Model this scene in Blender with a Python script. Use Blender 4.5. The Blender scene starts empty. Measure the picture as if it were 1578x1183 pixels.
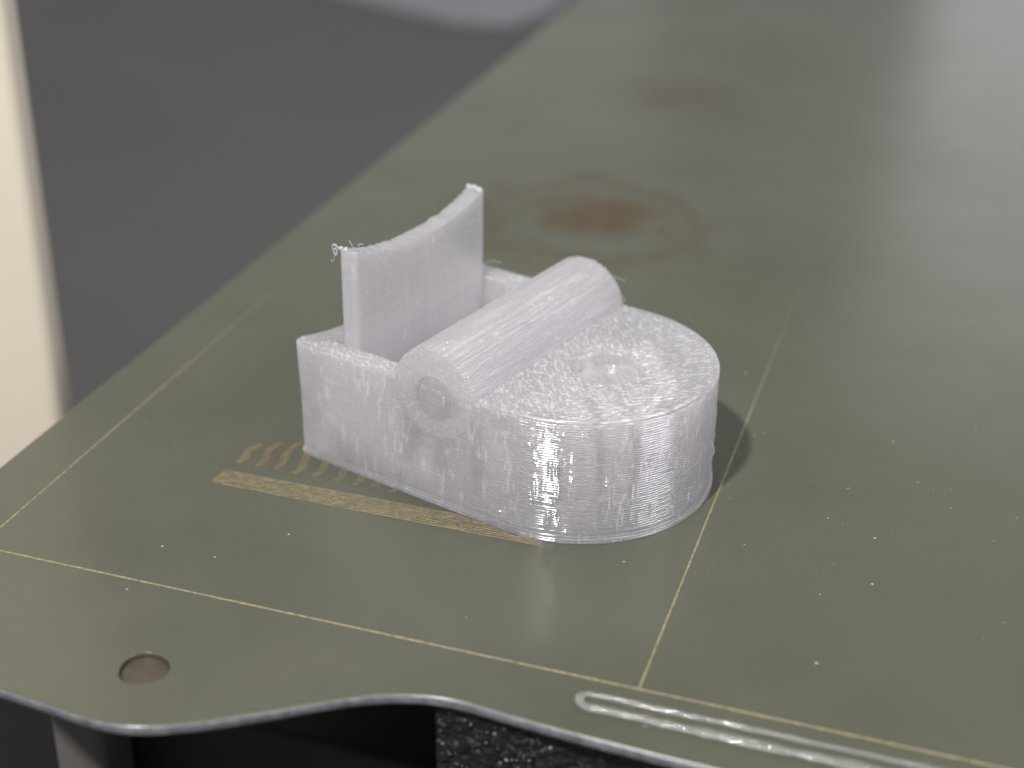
import bpy, bmesh, math, random
import numpy as np
from mathutils import Matrix, Vector

random.seed(7)
rng = np.random.default_rng(11)
MM = 0.001                                   # everything below is laid out in millimetres
scene = bpy.context.scene
COL = scene.collection

# ------------------------------------------------------------------ camera
CAM = dict(lens=53.765, yaw=-0.311988, pitch=0.483058, roll=0.0147911, loc=(66.026, -77.420, 63.396))
def cam_axes(yaw, pitch, roll):
    fwd = Vector((math.sin(yaw)*math.cos(pitch), math.cos(yaw)*math.cos(pitch), -math.sin(pitch)))
    right = Vector((math.cos(yaw), -math.sin(yaw), 0)); up = right.cross(fwd)
    return math.cos(roll)*right+math.sin(roll)*up, -math.sin(roll)*right+math.cos(roll)*up, fwd
_r, _u, _f = cam_axes(CAM['yaw'], CAM['pitch'], CAM['roll'])
cd = bpy.data.cameras.new('camera'); cam = bpy.data.objects.new('camera', cd); COL.objects.link(cam)
m = Matrix((_r, _u, -_f)).transposed().to_4x4(); m.translation = Vector(CAM['loc'])*MM
cam.matrix_world = m
cd.sensor_width = 36; cd.lens = CAM['lens']; cd.clip_start = 0.002; cd.clip_end = 20
cd.dof.use_dof = True; cd.dof.focus_distance = 0.1125; cd.dof.aperture_fstop = 25.0
scene.camera = cam

# ------------------------------------------------------------------ light of the room and lamps
world = bpy.data.worlds.new('World'); scene.world = world; world.use_nodes = True
bg = world.node_tree.nodes['Background']
bg.inputs[0].default_value = (0.97, 0.96, 1.0, 1); bg.inputs[1].default_value = 0.29
def area(name, loc, target, sx, sy, power, color, shape='RECTANGLE'):
    l = bpy.data.lights.new(name, 'AREA'); l.shape = shape; l.size = sx*MM
    if shape in ('RECTANGLE', 'ELLIPSE'): l.size_y = sy*MM
    l.energy = power; l.color = color
    o = bpy.data.objects.new(name, l); COL.objects.link(o)
    o.location = Vector(loc)*MM
    o.rotation_euler = (Vector(target)-Vector(loc)).to_track_quat('-Z', 'Y').to_euler()
    return o
# key lamp: from the front, a little left, 55 degrees up (gives the short shadow behind the round end)
area('key_lamp', (38-0.145*620, 25-0.556*620, 0.819*620), (36, 25, 5), 32, 32, 6.0, (1.0, 0.965, 0.95), 'DISK')
area('glint_lamp', (-60, 190, 1000), (36, 25, 5), 50, 50, 1.5, (1.0, 0.97, 0.95), 'DISK')  # small overhead lamp added to put glints on the round top
area('side_fill', (680, 20, 560), (36, 25, 5), 380, 300, 3.2, (0.97, 0.96, 1.0))  # added soft fill from the right, brightens the face of the upright tab
area('glint_lamp', (300, 230, 960), (36, 25, 5), 50, 50, 1.2, (1.0, 0.97, 0.94), 'DISK')  # another overhead lamp added for more glints
area('sheen_light', (-420, 1150, 300), (-80, 300, -80), 420, 320, 0.07, (1.0, 0.96, 0.92))  # weak light added behind left to lift the table top's sheen
# large soft light far behind on the right, added for the sheen on the far right of the plate
area('sheen_light', (270, 1100, 330), (50, 120, 0), 560, 420, 0.62, (0.95, 0.95, 1.0))
scene.view_settings.view_transform = 'Standard'; scene.view_settings.look = 'None'
scene.view_settings.exposure = 0; scene.view_settings.gamma = 1
scene.view_settings.use_curve_mapping = False
scene.cycles.use_denoising = True
scene.cycles.sample_clamp_indirect = 40
scene.cycles.blur_glossy = 0.3
scene.cycles.max_bounces = 16
scene.cycles.transmission_bounces = 12
scene.cycles.caustics_refractive = True

# ------------------------------------------------------------------ helpers
def link(name, me, mat=None, parent=None):
    o = bpy.data.objects.new(name, me); COL.objects.link(o)
    if mat is not None:
        for mm_ in (mat if isinstance(mat, (list, tuple)) else [mat]): me.materials.append(mm_)
    if parent is not None: o.parent = parent
    return o
def mesh_from(verts, faces, smooth=True):
    me = bpy.data.meshes.new('mesh')
    me.from_pydata([tuple(v) for v in (np.asarray(verts, float)*MM).tolist()], [], faces)
    me.update()
    if smooth: me.polygons.foreach_set('use_smooth', [True]*len(me.polygons))
    return me
def quads(n, rows, base=0):
    """faces between `rows` closed loops of n verts stacked in index order"""
    i = np.arange(n); j = (i+1) % n; out = []
    for k in range(rows-1):
        a = base+k*n; out.append(np.stack([a+i, a+j, a+n+j, a+n+i], 1))
    return np.concatenate(out).tolist()
def tag(o, label=None, cat=None, group=None, kind=None):
    for k, v in (('label', label), ('category', cat), ('group', group), ('kind', kind)):
        if v: o[k] = v
    return o
def empty(name, loc=(0, 0, 0), rz=0):
    o = bpy.data.objects.new(name, None); COL.objects.link(o)
    o.location = Vector(loc)*MM; o.rotation_euler = (0, 0, rz); o.empty_display_size = 0.01
    return o
def sstep(a, b, x):
    t = np.clip((x-a)/(b-a), 0, 1); return t*t*(3-2*t)
_T = rng.random((256, 256))
def vnoise(x, y):
    """smooth value noise, -1..1"""
    x = np.asarray(x, float); y = np.asarray(y, float)
    xi = np.floor(x).astype(int); yi = np.floor(y).astype(int); fx = x-xi; fy = y-yi
    fx = fx*fx*(3-2*fx); fy = fy*fy*(3-2*fy)
    g = lambda a, b: _T[a % 256, b % 256]
    v = (g(xi, yi)*(1-fx)+g(xi+1, yi)*fx)*(1-fy)+(g(xi, yi+1)*(1-fx)+g(xi+1, yi+1)*fx)*fy
    return v*2-1
def tube_data(pts, rad, seg=8, flat=1.0):
    """verts/faces of a round tube along pts (mm); rad scalar or list; flat squashes it vertically"""
    P = [Vector(p) for p in pts]; n = len(P)
    R = [rad]*n if np.isscalar(rad) else list(rad)
    V, F = [], []
    for i in range(n):
        t = (P[min(i+1, n-1)]-P[max(i-1, 0)]).normalized()
        a = t.cross(Vector((0, 0, 1)))
        if a.length < 1e-3: a = t.cross(Vector((0, 1, 0)))
        a.normalize(); b = t.cross(a).normalized()
        for k in range(seg):
            an = 2*math.pi*k/seg
            d = a*math.cos(an)*R[i]+b*math.sin(an)*R[i]
            V.append((P[i].x+d.x, P[i].y+d.y, P[i].z+d.z*flat))
    F += quads(seg, n)
    F.append(list(range(seg))[::-1]); F.append([(n-1)*seg+k for k in range(seg)])
    return V, F
def tube(name, pts, rad, mat, parent, seg=8, flat=1.0):
    V, F = tube_data(pts, rad, seg, flat)
    return link(name, mesh_from(V, F), mat, parent)
def fix_normals(me):
    bm = bmesh.new(); bm.from_mesh(me); bmesh.ops.recalc_face_normals(bm, faces=bm.faces); bm.to_mesh(me); bm.free()
def box_mesh(x0, x1, y0, y1, z0, z1, bev=0.0, seg=3):
    bm = bmesh.new()
    bmesh.ops.create_cube(bm, size=1)
    for v in bm.verts:
        v.co = Vector(((x0+x1)/2+v.co.x*(x1-x0), (y0+y1)/2+v.co.y*(y1-y0), (z0+z1)/2+v.co.z*(z1-z0)))*MM
    if bev: bmesh.ops.bevel(bm, geom=list(bm.edges), offset=bev*MM, segments=seg, profile=0.5, affect='EDGES')
    me = bpy.data.meshes.new('mesh'); bm.to_mesh(me); bm.free()
    if bev: me.polygons.foreach_set('use_smooth', [True]*len(me.polygons))
    return me
def cut(target_mesh, cutter_mesh):
    """boolean difference of two closed meshes, returned as a new mesh"""
    a = bpy.data.objects.new('cut_a', target_mesh); b = bpy.data.objects.new('cut_b', cutter_mesh)
    COL.objects.link(a); COL.objects.link(b)
    md = a.modifiers.new('cut', 'BOOLEAN'); md.operation = 'DIFFERENCE'; md.object = b
    try: md.solver = 'MANIFOLD'
    except Exception: md.solver = 'EXACT'
    dg = bpy.context.evaluated_depsgraph_get(); dg.update()
    me = bpy.data.meshes.new_from_object(a.evaluated_get(dg))
    if len(me.polygons) == 0 or len(me.polygons) == len(target_mesh.polygons):
        md.solver = 'EXACT'; dg.update(); me = bpy.data.meshes.new_from_object(a.evaluated_get(dg))
    bpy.data.objects.remove(a); bpy.data.objects.remove(b)
    me.materials.clear()
    me.polygons.foreach_set('material_index', [0]*len(me.polygons))
    return me

# ------------------------------------------------------------------ materials
def new_mat(name):
    m = bpy.data.materials.new(name); m.use_nodes = True
    nt = m.node_tree; b = nt.nodes['Principled BSDF']
    return m, nt, b
def nd(nt, t, **kw):
    n = nt.nodes.new(t)
    for k, v in kw.items(): setattr(n, k, v)
    return n
def coords(nt, scale=(1, 1, 1)):
    """object coordinates in millimetres, then scaled"""
    tc = nd(nt, 'ShaderNodeTexCoord'); mp = nd(nt, 'ShaderNodeMapping')
    mp.inputs['Scale'].default_value = [1000*s for s in scale]
    nt.links.new(tc.outputs['Object'], mp.inputs['Vector'])
    return mp.outputs['Vector']
def noise(nt, vec, scale, detail=3, rough=0.55):
    n = nd(nt, 'ShaderNodeTexNoise'); n.inputs['Scale'].default_value = scale
    n.inputs['Detail'].default_value = detail; n.inputs['Roughness'].default_value = rough
    nt.links.new(vec, n.inputs['Vector']); return n.outputs['Fac']
def ramp(nt, fac, stops):
    r = nd(nt, 'ShaderNodeValToRGB'); e = r.color_ramp.elements
    while len(e) < len(stops): e.new(0.5)
    for el, (p, c) in zip(e, stops): el.position = p; el.color = (*c, 1) if len(c) == 3 else c
    nt.links.new(fac, r.inputs['Fac']); return r.outputs['Color']
def math_(nt, op, a, b=None, c=None, clamp=False):
    n = nd(nt, 'ShaderNodeMath', operation=op); n.use_clamp = clamp
    for i, x in enumerate((a, b, c)):
        if x is None: continue
        if isinstance(x, (int, float)): n.inputs[i].default_value = x
        else: nt.links.new(x, n.inputs[i])
    return n.outputs[0]
def mixc(nt, fac, a, b):
    n = nd(nt, 'ShaderNodeMix', data_type='RGBA')
    for s, x in (('Factor', fac), ('A', a), ('B', b)):
        i = [k for k in n.inputs if k.name == s and (k.type == 'RGBA' or s == 'Factor')][0]
        if isinstance(x, (int, float)): i.default_value = x
        elif isinstance(x, tuple): i.default_value = (*x, 1)
        else: nt.links.new(x, i)
    return [o for o in n.outputs if o.type == 'RGBA'][0]
def bump(nt, h, strength, dist):
    n = nd(nt, 'ShaderNodeBump'); n.inputs['Strength'].default_value = strength
    n.inputs['Distance'].default_value = dist*MM; nt.links.new(h, n.inputs['Height']); return n.outputs['Normal']

def plastic(name, kind='wall', rough=0.10, t_clear=0.76, t_white=0.22, amount=1.0):
    m, nt, b = new_mat(name)
    b.inputs['Base Color'].default_value = (0.978, 0.958, 0.992, 1)
    b.inputs['Subsurface Weight'].default_value = 0.85
    b.inputs['Subsurface Radius'].default_value = (1.0, 0.95, 1.0)
    b.inputs['Subsurface Scale'].default_value = 2.4*MM
    b.inputs['Coat Weight'].default_value = 0.9; b.inputs['Coat Roughness'].default_value = 0.12; b.inputs['Coat IOR'].default_value = 1.6
    b.inputs['IOR'].default_value = 1.56
    raw = coords(nt)
    sep = nd(nt, 'ShaderNodeSeparateXYZ'); nt.links.new(raw, sep.inputs[0])
    def thresh(f, lo, hi): return math_(nt, 'DIVIDE', math_(nt, 'SUBTRACT', f, lo), hi-lo, clamp=True)
    # strand glints painted in as whitening, together with unfused air gaps; the rest is clear
    patch = thresh(noise(nt, coords(nt, (1, 1, 0.5)), 0.42, 3, 0.6), 0.44, 0.62)
    if kind == 'wall':
        dash = thresh(noise(nt, coords(nt, (1, 1, 0.22)), 3.4, 3, 0.65), 0.50, 0.64)
        layer = thresh(noise(nt, coords(nt, (0.12, 0.12, 1)), 3.2, 2, 0.6), 0.50, 0.66)
        wall = math_(nt, 'ADD', math_(nt, 'MULTIPLY', dash, math_(nt, 'ADD', 0.12, patch)), math_(nt, 'MULTIPLY', layer, 0.16), clamp=True)
        def strands(ang):
            mp = nd(nt, 'ShaderNodeMapping'); mp.vector_type = 'TEXTURE'
            mp.inputs['Rotation'].default_value = (0, 0, math.radians(ang)); mp.inputs['Scale'].default_value = (2.6, 1, 1)
            nt.links.new(raw, mp.inputs['Vector'])
            n_ = nd(nt, 'ShaderNodeTexNoise'); n_.inputs['Scale'].default_value = 4.2; n_.inputs['Detail'].default_value = 3
            n_.inputs['Distortion'].default_value = 0.5; nt.links.new(mp.outputs[0], n_.inputs['Vector'])
            return thresh(n_.outputs['Fac'], 0.49, 0.64)
        side = thresh(math_(nt, 'ADD', sep.outputs[0], math_(nt, 'MULTIPLY', noise(nt, raw, 0.5, 2), 6.0)), 5.5, 7.5)
        topw = math_(nt, 'ADD', math_(nt, 'MULTIPLY', strands(45), side), math_(nt, 'MULTIPLY', strands(-45), math_(nt, 'SUBTRACT', 1.0, side)))
        is_top = thresh(sep.outputs[2], 9.72, 9.80)
        white = math_(nt, 'ADD', math_(nt, 'MULTIPLY', topw, math_(nt, 'MULTIPLY', is_top, 0.46)), math_(nt, 'MULTIPLY', wall, math_(nt, 'MULTIPLY', math_(nt, 'SUBTRACT', 1.0, is_top), 0.46)))
    elif kind == 'barrel':
        ln = thresh(noise(nt, coords(nt, (1, 0.05, 1)), 3.4, 3, 0.65), 0.50, 0.68)
        sp_ = thresh(noise(nt, coords(nt, (1, 0.5, 1)), 3.4, 2, 0.6), 0.60, 0.70)
        white = math_(nt, 'ADD', math_(nt, 'MULTIPLY', ln, 0.55), math_(nt, 'MULTIPLY', sp_, 0.7), clamp=True)
    else:
        ln = thresh(noise(nt, coords(nt, (1, 1, 0.06)), 1.6, 3, 0.6), 0.52, 0.75)
        sp_ = thresh(noise(nt, raw, 1.9, 2, 0.5), 0.68, 0.74)
        white = math_(nt, 'ADD', math_(nt, 'MULTIPLY', ln, 0.35), math_(nt, 'MULTIPLY', sp_, 0.8), clamp=True)
    white = math_(nt, 'MULTIPLY', white, amount)
    nt.links.new(math_(nt, 'MULTIPLY_ADD', white, t_white-t_clear, t_clear), b.inputs['Transmission Weight'])
    b.inputs['Roughness'].default_value = rough
    fine = noise(nt, coords(nt, (1, 1, 0.8)), 6.5, 2, 0.6)
    h = math_(nt, 'ADD', math_(nt, 'MULTIPLY', fine, math_(nt, 'ADD', 0.06, math_(nt, 'MULTIPLY', patch, 0.25))), math_(nt, 'MULTIPLY', white, 0.25))
    nt.links.new(bump(nt, h, 0.8, 0.05), b.inputs['Normal'])
    tr = nd(nt, 'ShaderNodeBsdfTranslucent'); tr.inputs['Color'].default_value = (0.978, 0.958, 0.992, 1)
    mx = nd(nt, 'ShaderNodeMixShader'); mx.inputs[0].default_value = 0.20
    nt.links.new(b.outputs[0], mx.inputs[1]); nt.links.new(tr.outputs[0], mx.inputs[2])
    nt.links.new(mx.outputs[0], nt.nodes['Material Output'].inputs['Surface'])
    return m
M_PLAST = plastic('frosted_clear_plastic', t_clear=0.80, t_white=0.32)
M_BARREL = plastic('frosted_clear_plastic_lengthwise', 'barrel', t_clear=0.76, t_white=0.35, amount=0.5)
M_TAB = plastic('frosted_clear_plastic_smooth', 'tab', t_clear=0.76, t_white=0.35, amount=0.35)
M_STRING = plastic('clear_plastic_string', 'tab', 0.2, 0.4, 0.2)

def plate_material():
    m, nt, b = new_mat('satin_olive_coating')
    v = coords(nt)
    sep = nd(nt, 'ShaderNodeSeparateXYZ'); nt.links.new(v, sep.inputs[0])
    X, Y = sep.outputs[0], sep.outputs[1]
    mottled = noise(nt, v, 0.05, 5, 0.6)
    base = ramp(nt, mottled, [(0.3, (0.062, 0.065, 0.046)), (0.7, (0.082, 0.084, 0.064))])
    grain = noise(nt, v, 9.0, 2, 0.7)
    base = mixc(nt, math_(nt, 'MULTIPLY', grain, 0.55), base, (0.045, 0.045, 0.030))
    # dried glue stains: brown patch inside a loose ring, and a fainter one further back
    def ellipse(cx, cy, rx, ry):
        dx = math_(nt, 'DIVIDE', math_(nt, 'SUBTRACT', X, cx), rx); dy = math_(nt, 'DIVIDE', math_(nt, 'SUBTRACT', Y, cy), ry)
        r = math_(nt, 'SQRT', math_(nt, 'ADD', math_(nt, 'MULTIPLY', dx, dx), math_(nt, 'MULTIPLY', dy, dy)))
        wob = noise(nt, v, 0.16, 4, 0.65)
        return math_(nt, 'ADD', r, math_(nt, 'MULTIPLY', math_(nt, 'SUBTRACT', wob, 0.5), 1.5))
    def band(r, c, w):
        return math_(nt, 'SUBTRACT', 1.0, math_(nt, 'DIVIDE', math_(nt, 'ABSOLUTE', math_(nt, 'SUBTRACT', r, c)), w), clamp=True)
    def disc(r, e, w):
        return math_(nt, 'DIVIDE', math_(nt, 'SUBTRACT', e, r), w, clamp=True)
    r1 = ellipse(24.5, 78, 13.5, 13)
    s1 = math_(nt, 'MULTIPLY', band(r1, 0.9, 0.3), 0.45)
    s2 = math_(nt, 'MULTIPLY', disc(ellipse(25.0, 80, 8.0, 6.5), 1.15, 0.6), 0.8)
    s3 = math_(nt, 'MULTIPLY', disc(ellipse(24, 128, 12, 10), 1.0, 0.8), 0.35)
    st = math_(nt, 'MAXIMUM', math_(nt, 'MAXIMUM', s1, s2), s3)
    st = math_(nt, 'MULTIPLY', st, math_(nt, 'ADD', 0.5, noise(nt, v, 0.3, 3)), clamp=True)
    col = mixc(nt, st, base, (0.050, 0.034, 0.010))
    nt.links.new(col, b.inputs['Base Color'])
    rr = ramp(nt, noise(nt, v, 0.11, 4), [(0.3, (0.21,)*3), (0.7, (0.245,)*3)])
    nt.links.new(math_(nt, 'ADD', rr, math_(nt, 'MULTIPLY', st, 0.25)), b.inputs['Roughness'])
    b.inputs['Specular IOR Level'].default_value = 0.5
    # very fine lines left by the nozzle, running front to back, and tiny grain
    wv = math_(nt, 'SINE', math_(nt, 'MULTIPLY', X, 2*math.pi/0.42))
    wv = math_(nt, 'MULTIPLY', wv, noise(nt, v, 0.06, 2))
    gr = noise(nt, v, 6.0, 2)
    h = math_(nt, 'ADD', math_(nt, 'MULTIPLY', wv, 0.5), math_(nt, 'MULTIPLY', gr, 0.6))
    nt.links.new(bump(nt, h, 0.4, 0.012), b.inputs['Normal'])
    return m
M_SHEET = plate_material()

def simple(name, c0, c1, scale, rough, metal=0.0, bstr=0.0, bdist=0.05, bscale=None, spec=0.5):
    m, nt, b = new_mat(name); v = coords(nt)
    n = noise(nt, v, scale, 4, 0.6)
    nt.links.new(ramp(nt, n, [(0.3, c0), (0.7, c1)]), b.inputs['Base Color'])
    b.inputs['Roughness'].default_value = rough; b.inputs['Metallic'].default_value = metal
    b.inputs['Specular IOR Level'].default_value = spec
    if bstr: nt.links.new(bump(nt, noise(nt, v, bscale or scale*3, 3), bstr, bdist), b.inputs['Normal'])
    return m
M_STEEL = simple('worn_steel_edge', (0.13, 0.135, 0.15), (0.30, 0.30, 0.33), 1.2, 0.33, 0.35, 0.6, 0.05, 3.0)
M_PIT = simple('brown_pit_floor', (0.036, 0.030, 0.022), (0.055, 0.045, 0.033), 0.8, 0.5)
M_GOLD = simple('gold_line', (0.09, 0.085, 0.05), (0.32, 0.285, 0.16), 2.2, 0.35, 0.2, 0.8, 0.05, 6)
M_RESIDUE = simple('golden_residue', (0.062, 0.053, 0.028), (0.175, 0.148, 0.078), 3.0, 0.38, 0.1, 1.0, 0.05, 7)
M_FOAM = simple('black_foam', (0.004, 0.004, 0.005), (0.009, 0.009, 0.011), 2.0, 0.5, 0, 0.5, 0.1, 4)
M_BLACK = simple('black_bed', (0.005, 0.0045, 0.0045), (0.008, 0.0075, 0.0075), 0.1, 0.6)
M_GREY = simple('grey_block', (0.075, 0.07, 0.066), (0.09, 0.083, 0.078), 0.1, 0.6)
M_CREAM = simple('cream_paint', (0.66, 0.60, 0.48), (0.69, 0.635, 0.52), 0.02, 0.5)
M_TABLE = simple('dark_table_top', (0.068, 0.063, 0.062), (0.080, 0.074, 0.073), 0.01, 0.33)
M_PALE = simple('pale_lavender', (0.27, 0.26, 0.29), (0.31, 0.30, 0.33), 0.01, 0.6)
M_DUST = simple('dust', (0.15, 0.15, 0.135), (0.38, 0.38, 0.35), 3, 0.35)
def clear_bead():
    m, nt, b = new_mat('clear_filament')
    b.inputs['Base Color'].default_value = (0.90, 0.90, 0.86, 1); b.inputs['Roughness'].default_value = 0.04
    b.inputs['Transmission Weight'].default_value = 0.92; b.inputs['IOR'].default_value = 1.46
    nt.links.new(bump(nt, noise(nt, coords(nt, (0.5, 1, 1)), 1.3, 2), 0.35, 0.12), b.inputs['Normal'])
    return m
M_CLEAR = clear_bead()

# ------------------------------------------------------------------ background: table, post, pale thing far behind
TZ = -150
tb = link('table_top', mesh_from([(-1500, -900, TZ), (1500, -900, TZ), (1500, 2600, TZ), (-1500, 2600, TZ)], [(0, 1, 2, 3)], False), M_TABLE)
tag(tb, 'dark grey blurred table top below the plate', kind='structure')
post = link('post', box_mesh(-95, -33.3, 56, 60, TZ, 260, 1.5, 4), M_CREAM)
tag(post, 'cream painted upright post at the left behind the plate', 'post')
pp = [(-420, 800), (-310, 735), (-225, 700), (-190, 705), (-178, 740), (-178, 1000), (-420, 1000)]
pb = link('paper', mesh_from([(x, y, TZ+0.05) for x, y in pp]+[(x, y, TZ+2) for x, y in pp], quads(7, 2)+[list(range(7))[::-1], list(range(7, 14))], False), M_PALE)
tag(pb, 'pale lavender blurred paper lying far behind on the dark table', 'paper')

# ------------------------------------------------------------------ build plate
def catmull(pts, n=8):
    out = []
    for i in range(len(pts)-1):
        p0 = np.array(pts[max(i-1, 0)]); p1 = np.array(pts[i]); p2 = np.array(pts[i+1]); p3 = np.array(pts[min(i+2, len(pts)-1)])
        for k in range(n):
            t = k/n
            out.append(0.5*((2*p1)+(-p0+p2)*t+(2*p0-5*p1+4*p2-p3)*t*t+(-p0+3*p1-3*p2+p3)*t**3))
    out.append(np.array(pts[-1])); return out
front = [(1.0, -9.6), (4.0, -11.9), (7.5, -13.1), (11.2, -13.55), (14.6, -13.85), (18.0, -14.2), (20.6, -14.05), (22.8, -13.3), (25.7, -11.75),
         (28.5, -9.9), (31.3, -7.95), (34.0, -6.35), (36.6, -5.35), (39.5, -5.0), (44, -5.35), (50, -5.7), (60, -5.9), (90, -6.0), (243, -6.0)]
def arc(cx, cy, r, a0, a1, n): return [np.array((cx+r*math.cos(math.radians(a0+(a1-a0)*k/n)), cy+r*math.sin(math.radians(a0+(a1-a0)*k/n)))) for k in range(n+1)]
XL = -5.26
outline = catmull(front, 7)+arc(243, 2, 8, -90, 0, 8)[1:]+arc(241, 214, 10, 0, 90, 8)+arc(XL+10, 214, 10, 90, 180, 8)+arc(XL+7, -2, 7, 180, 225, 5)
outline = np.array(outline)
def offset_loop(L, d):
    t = np.roll(L, -1, 0)-np.roll(L, 1, 0); t /= np.linalg.norm(t, axis=1)[:, None]
    return L+np.stack([-t[:, 1], t[:, 0]], 1)*d          # CCW loop: left normal points inward
TH = 0.85
plate = empty('build_plate', (0, 0, 0))
tag(plate, 'olive green flexible steel build plate with gold grid lines under the print', 'build plate')
def loop_edges(bm, pts, z):
    vs = [bm.verts.new((p[0]*MM, p[1]*MM, z*MM)) for p in pts]
    return vs, [bm.edges.new((vs[i], vs[(i+1) % len(vs)])) for i in range(len(vs))]
def strip(bm, a, b, mi=0, smooth=True):
    n = len(a)
    for i in range(n):
        f = bm.faces.new((a[i], a[(i+1) % n], b[(i+1) % n], b[i])); f.material_index = mi; f.smooth = smooth
bm = bmesh.new()
hole_c = np.array((18.8, -8.65)); HR = 1.68
hole = [hole_c+np.array((math.cos(a), math.sin(a)))*(HR*(1+0.03*math.sin(3*a+1))) for a in np.linspace(0, 2*math.pi, 48, endpoint=False)]
t_v, t_e = loop_edges(bm, offset_loop(outline, 0.16), 0.0)
h_v, h_e = loop_edges(bm, hole, 0.0)
res = bmesh.ops.triangle_fill(bm, edges=t_e+h_e, use_beauty=True, normal=(0, 0, 1))
for f in bm.faces: f.smooth = False; f.material_index = 0
m1, _ = loop_edges(bm, offset_loop(outline, 0.05), -0.05)
m2, _ = loop_edges(bm, outline, -0.20)
m3, _ = loop_edges(bm, outline, -TH+0.15)
m4, _ = loop_edges(bm, offset_loop(outline, 0.2), -TH)
strip(bm, m1, t_v, 0); strip(bm, m2, m1, 1); strip(bm, m3, m2, 1); strip(bm, m4, m3, 1)
g1 = [bm.verts.new(((hole_c+(p-hole_c)*0.975)[0]*MM, (hole_c+(p-hole_c)*0.975)[1]*MM, -0.05*MM)) for p in hole]
g2 = [bm.verts.new((v.co.x, v.co.y, -0.42*MM)) for v in g1]
strip(bm, h_v, g1, 0); strip(bm, g1, g2, 2)
f = bm.faces.new(m4); f.material_index = 1
bmesh.ops.recalc_face_normals(bm, faces=bm.faces)
me = bpy.data.meshes.new('mesh'); bm.to_mesh(me); bm.free()
link('sheet', me, [M_SHEET, M_STEEL, M_PIT], plate)
# floor of the round pit
pf = link('pit_floor', mesh_from([(*(hole_c+(p-hole_c)*0.985), -0.40) for p in hole], [list(range(len(hole)))], False), M_PIT, plate)
pf['label'] = 'brown floor of the round pit in the corner tab'

# engraved grid lines (thin uneven raised beads)
def line_mesh(a, b, w, h=0.03, step=0.35, seed=0, wob=0.25, fade=None):
    a = np.array(a, float); b = np.array(b, float); L = np.linalg.norm(b-a); n = max(2, int(L/step)); d = (b-a)/L; nn = np.array((-d[1], d[0]))
    V, F = [], []
    for i in range(n+1):
        s = L*i/n; p = a+d*s
        ww = w*(1+wob*float(vnoise(s*1.3+seed*17.3, seed*3.7))+0.5*wob*float(vnoise(s*4.1, seed+9.2)))
        hh = h*(1+0.5*float(vnoise(s*2.9, seed+30.5)))
        if fade: ww *= 1-0.9*float(sstep(fade[0], fade[1], s)); hh *= 1-0.9*float(sstep(fade[0], fade[1], s))
        for o_, z in ((-0.5, 0.004), (-0.22, hh), (0.22, hh), (0.5, 0.004)):
            q = p+nn*(o_*ww); V.append((q[0], q[1], z))
    for i in range(n):
        for k in range(3): F.append((i*4+k, i*4+k+1, i*4+5+k, i*4+4+k))
    return mesh_from(V, F)
link('grid_line', line_mesh((-1.0, 0), (243, 0), 0.18, seed=1, step=0.4), M_GOLD, plate)
link('grid_line', line_mesh((0, -0.5), (0, 62), 0.15, seed=2, step=0.4, fade=(25, 60)), M_GOLD, plate)
link('grid_line', line_mesh((50, 0.1), (50, 68), 0.16, seed=3, step=0.4, fade=(20, 66)), M_GOLD, plate)

# residue left on the sheet by an earlier print: a patch of parallel lines and a row of curved strokes
patch = link('residue_patch', line_mesh((11.8, 14.75), (39.0, 14.75), 2.15, 0.006, 0.4, 5, 0.02), simple('residue_film', (0.05, 0.043, 0.023), (0.09, 0.078, 0.042), 1.2, 0.4), plate)
patch['label'] = 'golden patch of parallel residue lines beside the print'
for k in range(8):
    y = 13.80+k*0.275
    link('residue_line', line_mesh((11.72+0.1*(k % 2)+0.02*k, y), (39.2-0.2*k, y), 0.14, 0.045, 0.22, 10+k, 0.7), M_RESIDUE, patch)
link('residue_line', line_mesh((11.75, 13.72), (11.9, 15.85), 0.24, 0.05, 0.2, 40, 0.4), M_RESIDUE, patch)
for k, (x0, y0, x1, y1) in enumerate([(12.1, 17.0, 12.75, 20.4), (13.85, 17.05, 14.2, 21.3), (15.4, 17.1, 15.7, 22.0), (17.15, 17.0, 17.5, 22.2), (18.85, 17.15, 19.3, 22.4),
                                      (20.7, 16.95, 21.2, 22.0), (22.4, 17.05, 22.9, 22.0), (23.85, 17.1, 24.5, 22.0), (25.6, 17.0, 26.2, 22.0)]):
    # each stroke: an S-curved outline of thin beads
    V, F = [], []
    n = 22; wid = 0.30
    for side, sgn in ((0, -1), (1, 0), (2, 1)):
        b0 = len(V)
        for i in range(n+1):
            t = i/n
            cx = x0+(x1-x0)*t+0.26*math.sin(2*math.pi*t+0.4)+0.05*float(vnoise(t*7, k+side*3)); cy = y0+(y1-y0)*t
            taper = math.sin(math.pi*min(1, max(0, t*0.94+0.03)))**0.4
            cxx = cx+sgn*wid*taper*0.8
            w2 = (0.10 if sgn else 0.22)*(1+0.4*float(vnoise(t*11, k*2.3+side)))
            hh = (0.05 if sgn else 0.012)
            V += [(cxx-w2, cy, 0.004), (cxx-w2*0.4, cy, hh), (cxx+w2*0.4, cy, hh), (cxx+w2, cy, 0.004)]
        for i in range(n):
            for q in range(3): F.append((b0+i*4+q, b0+i*4+q+1, b0+i*4+5+q, b0+i*4+4+q))
    link('residue_stroke', mesh_from(V, F), M_RESIDUE, plate)

# ------------------------------------------------------------------ heated bed under the plate
bed = empty('heated_bed', (0, 0, TH*-1))
tag(bed, 'black heated bed under the front edge of the plate', 'heated bed')
link('bed_slab', box_mesh(2, 240, 5, 208, -9.0, -0.06, 0.5, 2), M_BLACK, bed)
link('carriage', box_mesh(-16, 236, 12, 32, TZ+TH+1, -22, 1.0, 2), M_BLACK, bed)
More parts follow.
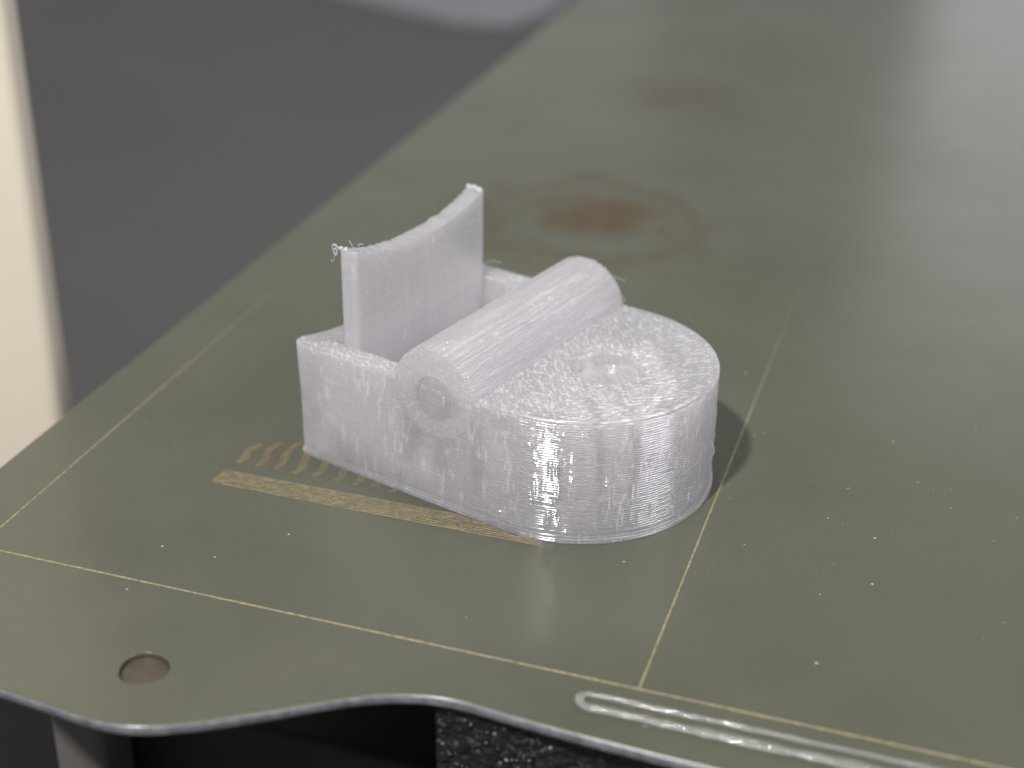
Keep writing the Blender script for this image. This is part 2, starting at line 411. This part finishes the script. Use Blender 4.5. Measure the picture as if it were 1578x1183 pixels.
# speckled foam along the front, right of the tab
nx, nz = 330, 70; V = []; F = []
x0, x1, zt, zb = 37.6, 84.0, -0.35, -9.0
for j in range(nz+1):
    for i in range(nx+1):
        V.append((x0+(x1-x0)*i/nx, 0.0, zt+(zb-zt)*j/nz))
V = np.array(V)
V[:, 1] = -4.35+0.14*vnoise(V[:, 0]*1.7, V[:, 2]*1.7)+0.16*vnoise(V[:, 0]*5.6+9, V[:, 2]*5.6)+0.03*rng.standard_normal(len(V))
for j in range(nz):
    for i in range(nx):
        a = j*(nx+1)+i; F.append((a, a+1, a+nx+2, a+nx+1))
nb = len(V); back = V.copy(); back[:, 1] = 4.8
# close the strip into a solid: only the border is needed at the back
border = [i for i in range(nx+1)]+[j*(nx+1)+nx for j in range(1, nz+1)]+[nz*(nx+1)+i for i in range(nx-1, -1, -1)]+[j*(nx+1) for j in range(nz-1, 0, -1)]
V = np.concatenate([V, back[border]]); L = len(border)
for k in range(L): F.append((border[k], border[(k+1) % L], nb+(k+1) % L, nb+k))
F.append([nb+k for k in range(L)])
me = mesh_from(V, F); fix_normals(me)
foam = link('foam_strip', me, M_FOAM, bed)
SV, SF = [], []
for _ in range(520):
    x = rng.uniform(x0+.1, 64); z = rng.uniform(-6, -0.5); r = 0.03+0.10*rng.random()**3
    y = float(-4.35+0.14*vnoise(x*1.7, z*1.7)+0.16*vnoise(x*5.6+9, z*5.6)); b0 = len(SV)
    for d in ((1, 0, 0), (0, 0, 1), (-1, 0, 0), (0, 0, -1), (0, -1, 0)): SV.append((x+d[0]*r*rng.uniform(.6, 1.3), y+d[1]*r*.8, z+d[2]*r*rng.uniform(.6, 1.3)))
    for q in range(4): SF.append((b0+q, b0+(q+1) % 4, b0+4))
sp = link('foam_specks', mesh_from(SV, SF, False), simple('foam_speck', (0.08, 0.08, 0.09), (0.45, 0.45, 0.48), 1.0, 0.3), foam); sp['kind'] = 'stuff'
gb = link('grey_block', box_mesh(-1.4, 3.6, 6, 11, TZ, -10, 1.0, 3), M_GREY)
tag(gb, 'dim grey upright block under the corner tab of the plate', 'block')

# ------------------------------------------------------------------ the printed part (object axes: u along it, v across, z up)
ANG = math.radians(-16.09)
part = empty('printed_part', (38.5, 25.2, 0.03), ANG)
tag(part, 'translucent white plastic printed part with round end and cross barrel on the plate', 'printed part')
R = 10.75; UL = -20.0; HT = 10.0; LAY = 0.2

def resample(P, step):
    P = np.vstack([P, P[:1]]); seg = np.linalg.norm(np.diff(P, axis=0), axis=1); s = np.r_[0, np.cumsum(seg)]
    n = int(s[-1]/step); t = np.linspace(0, s[-1], n, endpoint=False)
    return np.stack([np.interp(t, s, P[:, 0]), np.interp(t, s, P[:, 1])], 1), t
def normals(P):
    t = np.roll(P, -1, 0)-np.roll(P, 1, 0); t /= np.linalg.norm(t, axis=1)[:, None]
    return np.stack([t[:, 1], -t[:, 0]], 1)               # outward for CCW
rc = 0.9
raw = [np.array((UL+rc, -R))]+[np.array((x, -R)) for x in np.linspace(UL+rc, 0, 60)[1:]]+arc(0, 0, R, -90, 90, 120)[1:]
raw += [np.array((x, R)) for x in np.linspace(0, UL+rc, 60)[1:]]+arc(UL+rc, R-rc, rc, 90, 180, 10)[1:]+arc(UL+rc, -R+rc, rc, 180, 270, 10)[:-1]
P0, S0 = resample(np.array(raw), 0.125)
N0 = normals(P0); n0 = len(P0)
def wall_noise(S, l, z, P):
    """surface wander of the extruded walls"""
    d = 0.003*vnoise(S*0.35, l*0.9+z*0)+0.004*vnoise(S*1.7+l*5.1, l*1.3)+0.006*vnoise(S*3.0+3.1, z*0.7)+0.0025*vnoise(S*7.3+3.1, z*5.0)
    return d
# bright vertical ridges where the wall touches what is inside
ridges = [(-16.95, 2.3, 9.2, .20, .05), (-16.45, 2.0, 9.3, .10, .05), (-16.0, 2.0, 9.5, .08, .04), (-15.2, 2.2, 9.6, .07, .06), (-13.7, 3.3, 6.6, .06, .05), (-12.9, 3.9, 6.3, .06, .05),
          (-11.6, 3.4, 5.8, .05, .04), (-9.95, 1.6, 9.9, .10, .07), (-9.5, 1.4, 5.8, .06, .04), (-9.0, 1.4, 5.0, .06, .04)]
# short vertical flecks: places where strands did not quite fuse
flecks = [(rng.uniform(0, 44), rng.uniform(0.8, 8.8), rng.uniform(.05, .14), rng.uniform(.15, .8), rng.uniform(.03, .075)) for _ in range(260)]
flecks = [f_ for f_ in flecks if f_[0] > 9 or f_[1] > 8]+[(rng.normal(22, 5), 9.75-abs(rng.normal(0, .5)), .07, rng.uniform(.1, .4), .05) for _ in range(60)]
def fleck_field(S, z):
    d = np.zeros(len(S))
    for (s0, z0_, w, hz, am) in flecks:
        k = math.exp(-((z-z0_)/hz)**4)
        if k > 0.02:
            near = np.abs(S-s0) < 4*w
            d[near] += am*k*np.exp(-((S[near]-s0)/w)**2)
    return d
V = []; lay_j = rng.normal(0, 0.003, 60)
NL = 50
for l in range(NL):
    for t, off in ((0.03, -0.040), (0.20, -0.006), (0.30, 0.0), (0.72, 0.0), (0.80, -0.009), (0.97, -0.049)):
        z = (l+t)*LAY
        d = off+lay_j[l]+wall_noise(S0, l, z, P0)+fleck_field(S0, z)
        if l <= 1: d = d+0.13
        elif l == 2: d = d+0.02
        elif l == 3: d = d-0.06
        fr = (P0[:, 1] < -R+0.05) & (P0[:, 0] < -1)
        for (uu, za, zb_, w, h) in ridges:
            d = d+np.where(fr, h*np.exp(-((P0[:, 0]-uu)/w)**2)*sstep(za-.5, za+.3, np.full(n0, z))*(1-sstep(zb_-.3, zb_+.4, np.full(n0, z)))*(0.6+0.7*vnoise(S0*0+uu*3, np.full(n0, z*2.2))), 0)
        Q = P0+N0*d[:, None]
        # slight curl outwards at the top of the tray's free corner, slight waist
        curl = 0.22*sstep(4, 10, np.full(n0, z))*sstep(-16, -20, P0[:, 0])
        Q = Q-np.stack([curl, 0*curl], 1)
        zz = np.full(n0, z)
        V.append(np.stack([Q[:, 0], Q[:, 1], zz], 1))
rows = len(V)
# top surface: rings shrinking from the outline to a centre point, height from a function
CEN = np.array((-5.0, 0.0)); K = 240
edge = V[-1][:, :2]
def rim_dist(u, v):
    return np.where(u > 0, R-np.hypot(u, v), np.minimum(R-np.abs(v), u-UL+0.2))
def top_z(u, v):
    d = rim_dist(u, v)
    h = np.full(u.shape, HT)
    h = h-0.16*np.exp(-((d-0.50)/0.11)**2)-0.05*np.exp(-((d-0.98)/0.07)**2)            # grooves between the outer walls
    a = (u-v)/math.sqrt(2); b = (u+v)/math.sqrt(2)
    w = 0.16*vnoise(u*0.8, v*0.8)+0.05*vnoise(u*2.6, v*2.6)
    bead = lambda x: 1-np.abs(np.sin(math.pi*x/0.44))**2.2          # rounded strands with sharp valleys
    p1 = -bead(a+w); p2 = -bead(b+w)
    mix = sstep(-0.5, 0.5, vnoise(u*0.33+4, v*0.33)+(u-3.5)/4+v*0.05)
    rough_ = 0.65+0.5*vnoise(u*1.1+20, v*1.1)
    inf = (p1*mix+p2*(1-mix))*0.095*rough_+0.030*vnoise(u*1.7, v*1.7)+0.050*vnoise(u*4.1+7, v*4.1)+0.030*vnoise(u*7.3, v*7.3+5)
    r = np.hypot(u-2.4, v+0.1)
    inf = inf*(0.25+0.75*sstep(2.6, 3.2, r))
    h = h+inf*sstep(0.9, 1.2, d)-0.02*sstep(0.9, 1.2, d)
    h = h-1.0*(1-sstep(2.35, 2.75, r))*(1-0.5*sstep(-0.6, 2.2, u-2.4))-0.03*np.exp(-((r-2.95)/.12)**2)+0.03*np.exp(-((r-2.7)/.15)**2)
    sag = np.where((u < -18.2) & (np.abs(v) < R), 1.25*(1-np.minimum(1, np.abs(v)/9.6)**2.2), 0)
    grain = rng.standard_normal(u.shape)*0.011*sstep(0.6, 1.0, d)*(0.3+0.7*sstep(2.6, 3.2, np.hypot(u-2.4, v+0.1)))
    return h-sag+grain
for k in range(1, K):
    f = 1-k/K
    Q = CEN+(edge-CEN)*f
    zz = top_z(Q[:, 0], Q[:, 1])
    V.append(np.stack([Q[:, 0], Q[:, 1], zz], 1))
tot = len(V); VV = np.concatenate(V); VV = np.vstack([VV, [CEN[0], CEN[1], HT], [CEN[0], CEN[1], VV[0, 2]]])
F = quads(n0, tot)
i = np.arange(n0); j = (i+1) % n0; last = (tot-1)*n0
F += np.stack([last+i, last+j, np.full(n0, tot*n0)], 1).tolist()
F += np.stack([j, i, np.full(n0, tot*n0+1)], 1).tolist()
# the sagging end wall drags its outer top rows down too
body = mesh_from(VV, F)
co = np.empty(len(body.vertices)*3); body.vertices.foreach_get('co', co); co = co.reshape(-1, 3)
u_, v_, z_ = co[:, 0]/MM, co[:, 1]/MM, co[:, 2]/MM
sag = 1.25*(1-np.minimum(1, np.abs(v_)/9.6)**2.2)
m_ = (u_ < -19.5) & (z_ > 0) & (np.abs(v_) < 9.9)
co[:, 2] = np.where(m_, np.minimum(co[:, 2], (HT-np.maximum(sag, 0))*MM), co[:, 2])
body.vertices.foreach_set('co', co.ravel()); body.update()
def add_cells(me):
    bm = bmesh.new(); bm.from_mesh(me)
    c = 2.5; wall = 0.5; k = c-wall
    for a in range(-14, 15):
        for b_ in range(-14, 15):
            q = [((a*c+da*k), (b_*c+db*k)) for da, db in ((0, 0), (1, 0), (1, 1), (0, 1))]
            q = [((x-y)/math.sqrt(2), (x+y)/math.sqrt(2)) for x, y in q]
            ok = all((math.hypot(u, v) < R-1.9 if u > 0 else abs(v) < R-1.9) and u > -8.6 for u, v in q)
            if not ok: continue
            hi = [5.6 if -10.2 < u < -2.2 else 6.8 for u, v in q]
            lo = [bm.verts.new((u*MM, v*MM, 0.9*MM)) for u, v in q]
            up = [bm.verts.new((u*MM, v*MM, min(hi)*MM)) for u, v in q]
            bm.faces.new(lo); bm.faces.new(up[::-1])            # normals face into the cell: an air pocket
            for i in range(4): bm.faces.new((lo[(i+1) % 4], lo[i], up[i], up[(i+1) % 4]))
    bm.to_mesh(me); bm.free()
pk = []
for p in arc(-10.35, -8.35, .4, -90, 0, 4)+arc(-10.35, 8.35, .4, 0, 90, 4)+arc(-18.0, 8.35, .4, 90, 180, 4)+arc(-18.0, -8.35, .4, 180, 270, 4): pk.append(p)
n = len(pk)
pocket = mesh_from([(*p, 1.2) for p in pk]+[(*p, 12) for p in pk], quads(n, 2)+[list(range(n))[::-1], list(range(n, 2*n))], False)
fix_normals(pocket); fix_normals(body)
body2 = cut(body, pocket)
add_cells(body2)
body2.set_sharp_from_angle(angle=math.radians(65))
link('base', body2, M_PLAST, part)

# barrel lying across: real layer terraces
UC, ZC, RB = -6.22, 9.6, 3.68
prof_r = []; ztop = ZC+RB
nlay = int(round((ztop-6.05)/LAY))
for l in range(nlay):
    za = 6.05+l*LAY; zm = za+LAY*0.5
    w = math.sqrt(max(0.05, RB*RB-(zm-ZC)**2))
    jj = rng.normal(0, 0.014)
    for t, off in ((0.05, -0.022), (0.5, 0.0), (0.95, -0.022)): prof_r.append((w+off+jj, za+t*LAY, l))
prof = [(w, z, l, 1) for (w, z, l) in prof_r]+[(w, z, l, -1) for (w, z, l) in reversed(prof_r)]
npf = len(prof); Mv = 170; VB = []
vs = np.concatenate([[-10.785, -10.78, -10.765], np.linspace(-10.65, 10.65, Mv), [10.74, 10.79, 10.82]])
W = np.array([q[0] for q in prof]); Zp = np.array([q[1] for q in prof]); Lp = np.array([q[2] for q in prof]); Sg = np.array([q[3] for q in prof])
for v in vs:
    e = min(v+10.785, 10.82-v); k = 0.06*(1-min(1, e/0.15))**2
    d = 0.016*vnoise(np.full(npf, v*0.6), Lp*1.7+Sg*40)+0.012*vnoise(np.full(npf, v*2.6), Lp*2.3+Sg*20)-k
    VB.append(np.stack([UC+Sg*(W+d), np.full(npf, v), Zp-k*0.5*(Zp > ZC)], 1))
VB = np.concatenate(VB); nr = len(vs)
FB = quads(npf, nr)+[list(range(npf)), [(nr-1)*npf+k for k in range(npf)][::-1]]
barrel = mesh_from(VB, FB); fix_normals(barrel)
def cyl(uc, zc, r, v0, v1, seg=64, r1=None):
    r1 = r if r1 is None else r1
    a = np.linspace(0, 2*math.pi, seg, endpoint=False)
    Vc = [(uc+r*math.cos(x), v0, zc+r*math.sin(x)) for x in a]+[(uc+r1*math.cos(x), v1, zc+r1*math.sin(x)) for x in a]
    me = mesh_from(Vc, quads(seg, 2)+[list(range(seg))[::-1], list(range(seg, 2*seg))]); fix_normals(me); return me
barrel2 = cut(barrel, cyl(UC+0.12, 9.25, 1.82, -12.0, -10.1))
barrel2.set_sharp_from_angle(angle=math.radians(50))
bo = link('barrel', barrel2, M_BARREL, part)
# pin seen inside the barrel's open end
Vp, nsg = [], 48
for (r, v) in ((1.80, -9.9), (1.80, -10.56), (1.74, -10.62), (1.2, -10.64), (0.6, -10.63), (0.02, -10.64)):
    for k in range(nsg):
        a = 2*math.pi*k/nsg; rr = r*(1+0.02*math.sin(5*a+r))
        Vp.append((UC+0.12+rr*math.cos(a), v+0.02*float(vnoise(rr*3*math.cos(a)+5, rr*3*math.sin(a)+5)), 9.24+rr*math.sin(a)))
pm = mesh_from(Vp, quads(nsg, 6)+[list(range(nsg))]); fix_normals(pm)
link('pin', pm, M_TAB, bo)

# upright tab standing in the tray, its top edge dips in layer steps
ua, ub, vh = -16.85, -15.2, 8.52; rr = 0.30
raw = [np.array(q) for q in [(x, -vh) for x in np.linspace(ua+rr, ub-rr, 6)]]+arc(ub-rr, -vh+rr, rr, -90, 0, 5)[1:]
raw += [np.array((ub, y)) for y in np.linspace(-vh+rr, vh-rr, 80)[1:]]+arc(ub-rr, vh-rr, rr, 0, 90, 5)[1:]+[np.array((x, vh)) for x in np.linspace(ub-rr, ua+rr, 6)[1:]]
raw += arc(ua+rr, vh-rr, rr, 90, 180, 5)[1:]+[np.array((ua, y)) for y in np.linspace(vh-rr, -vh+rr, 80)[1:]]+arc(ua+rr, -vh+rr, rr, 180, 270, 5)[1:-1]
PT, ST = resample(np.array(raw), 0.13); NT = normals(PT); nt_ = len(PT)
def tab_top(v, u):
    z = 16.62+1.42*(np.minimum(np.abs(v), 8.6)/8.5)**2.6
    q = z/LAY; fl = np.floor(q); fr_ = q-fl
    return (fl+sstep(0.25, 0.75, fr_))*LAY+0.05*vnoise(v*3.1, u*1.2)+0.05*vnoise(v*8, u*2+3)
VT = []; z0 = 1.25; nl = int((18.2-z0)/LAY)+1
for l in range(nl):
    jj = rng.normal(0, 0.006)
    for t, off in ((0.04, -0.016), (0.2, -0.004), (0.5, 0.0), (0.8, -0.004), (0.96, -0.016)):
        z = z0+(l+t)*LAY
        d = off+jj+0.010*vnoise(ST*0.5, l*0.8)+0.006*vnoise(ST*2.9+l*3, l*1.9)
        # seam bead along the front left edge
        d = d+0.07*np.exp(-(((PT[:, 1]+vh)/0.2)**2+((PT[:, 0]-ub+0.45)/0.16)**2))*(1+0.4*vnoise(np.full(nt_, z*2.0), PT[:, 0]*0))
        Q = PT+NT*d[:, None]
        zz = np.minimum(z, tab_top(PT[:, 1], PT[:, 0]))
        VT.append(np.stack([Q[:, 0], Q[:, 1], zz], 1))
um = (ua+ub)/2; lastQ = VT[-1]
for k in range(1, 6):
    f = 1-k/5; uu = um+(lastQ[:, 0]-um)*max(f, 0.001); vv = lastQ[:, 1]*(1-0.10*(1-f)*(np.abs(lastQ[:, 1])/vh))
    VT.append(np.stack([uu, vv, tab_top(vv, uu)+0.01*(k > 0)], 1))
rT = len(VT); VTT = np.concatenate(VT); VTT = np.vstack([VTT, [um, 0, z0]])
FT = quads(nt_, rT)+[(int((q+1) % nt_), int(q), rT*nt_) for q in range(nt_)]
tab = mesh_from(VTT, FT)
bm = bmesh.new(); bm.from_mesh(tab); bmesh.ops.remove_doubles(bm, verts=bm.verts, dist=2e-7); bmesh.ops.recalc_face_normals(bm, faces=bm.faces); bm.to_mesh(tab); bm.free()
link('upright_tab', tab, M_TAB, part)

# blobs and hair-thin strings
def blob(c, r, seed, sq=(1, 1, 1)):
    bm = bmesh.new(); bmesh.ops.create_icosphere(bm, subdivisions=2, radius=1)
    for v in bm.verts:
        n_ = v.co.normalized(); k = r*(1+0.3*float(vnoise(n_.x*2+seed, n_.y*2+n_.z*3+seed)))
        v.co = Vector((c[0]+n_.x*k*sq[0], c[1]+n_.y*k*sq[1], c[2]+n_.z*k*sq[2]))*MM
    me = bpy.data.meshes.new('mesh'); bm.to_mesh(me); bm.free()
    me.polygons.foreach_set('use_smooth', [True]*len(me.polygons)); return me
for s_, (c, r) in enumerate([((-16.6, 8.3, 18.02), .30), ((-15.6, 8.25, 18.0), .27), ((-16.1, 8.3, 18.1), .25), ((-16.75, -8.4, 18.0), .20), ((-16.3, -8.3, 18.0), .18)]):
    link('blob', blob(c, r, s_*3.1, (1, 1, .8)), M_STRING, part)
def string(pts, r=0.035): tube('string', [tuple(q) for q in catmull(pts, 6)], r, M_STRING, part, 6)
string([(-16.85, -8.5, 17.95), (-17.15, -8.6, 18.25), (-17.4, -8.6, 18.1), (-17.35, -8.55, 17.7), (-17.1, -8.6, 17.4), (-17.0, -8.55, 17.75), (-17.2, -8.6, 17.95)], .07)
string([(-17.3, -8.6, 17.5), (-17.25, -8.6, 17.1), (-17.5, -8.65, 16.75), (-17.55, -8.6, 17.0)], .025)
string([(-16.6, -7.1, 17.5), (-16.7, -7.2, 17.95), (-16.85, -7.25, 18.2)], .03)
string([(-16.3, -6.6, 17.4), (-16.4, -6.7, 17.8), (-16.2, -6.3, 17.75)], .03)
string([(-15.05, -5.6, 16.3), (-14.95, -5.1, 16.5), (-15.0, -4.8, 16.1), (-15.05, -4.9, 15.7)], .025)
string([(-15.05, 8.3, 11.4), (-14.6, 8.9, 11.5), (-14.3, 9.6, 11.2), (-14.5, 10.0, 11.0)], .025)
string([(-4.1, 10.8, 12.2), (-3.5, 11.2, 12.0), (-2.9, 11.5, 11.75)], .03)
string([(-3.0, 10.7, 10.9), (-2.7, 11.0, 10.5), (-2.5, 10.9, 10.15)], .025)
string([(-15.0, -3.2, 8.7), (-14.9, -3.0, 9.1), (-14.95, -2.9, 9.5)], .03)
string([(10.30, 3.0, 4.6), (10.55, 3.0, 4.1), (10.52, 3.0, 3.6), (10.28, 3.0, 3.2)], .05)
for k in range(46):        # tiny nubs along the tray edge, barrel and tab
    w = k % 4
    if w == 0: c = (rng.uniform(-19.5, -10), -rng.uniform(8.9, 10.5), HT+0.02)
    elif w == 1: c = (ub+0.01, rng.uniform(-8, 8), rng.uniform(10, 17.2))
    elif w == 2:
        a = rng.uniform(0.2, 2.2); c = (UC+RB*math.cos(a), rng.uniform(-10.5, 10.5), ZC+RB*math.sin(a))
    else: c = (rng.uniform(-18.2, -9), -R-0.01, rng.uniform(8.2, 9.9))
    if k < 24: link('nub', blob(c, rng.uniform(.05, .12), k*1.7, (1, 1, 1)), M_STRING, part)

# ------------------------------------------------------------------ clear priming bead along the front edge
pts = [(x, -1.72+0.05*float(vnoise(x*.8, 3)), 0.20) for x in np.linspace(96, 47.6, 160)]
pts += [(47.2, -1.75, .22), (46.85, -1.95, .24), (46.68, -2.35, .25), (46.8, -2.8, .26), (47.2, -3.08, .28)]
pts += [(x, -3.12+0.05*float(vnoise(x*.8, 8)), 0.28) for x in np.linspace(47.6, 96, 160)]
rad = [0.19+0.04*float(vnoise(p[0]*1.6, p[1])) if p[1] > -2.3 else 0.32+0.09*float(vnoise(p[0]*1.2, p[1])) for p in pts]
pr = tube('priming_bead', pts, rad, M_CLEAR, None, 14, 0.6)
for v in pr.data.vertices: v.co.z = max(v.co.z, 0.008*MM)
tag(pr, 'clear plastic priming bead looped along the front edge of the plate', 'plastic bead')

# ------------------------------------------------------------------ dust on the sheet
specks = [(340, 828), (392, 852), (235, 873), (700, 800)]
DV, DF = [], []
def speck(x, y, r):
    b0 = len(DV); k = rng.uniform(.6, 1.3, 6)
    for q, d in zip(k, ((1, 0, 0), (0, 1, 0), (-1, 0, 0), (0, -1, 0), (0, 0, .5), (0, 0, 0))):
        DV.append((x+d[0]*r*q, y+d[1]*r*q*.9, .005+d[2]*r*q))
    for a in range(4): DF.append((b0+a, b0+(a+1) % 4, b0+4))
for _ in range(55): speck(rng.normal(61, 7), rng.normal(36, 13), 0.04+.13*rng.random()**2.5)
for _ in range(70): speck(rng.uniform(-4, 76), rng.uniform(-5, 70), 0.025+.08*rng.random()**2.5)
for x, y, r in ((12.7, 4.4, .16), (13.1, -1.2, .10), (20.8, 9.0, .13), (45.4, 13.8, .14), (63, 17, .15), (60.5, 6.5, .16)): speck(x, y, r)
du = link('dust', mesh_from(DV, DF, False), M_DUST); tag(du, 'pale dust specks scattered on the olive plate', kind='stuff')
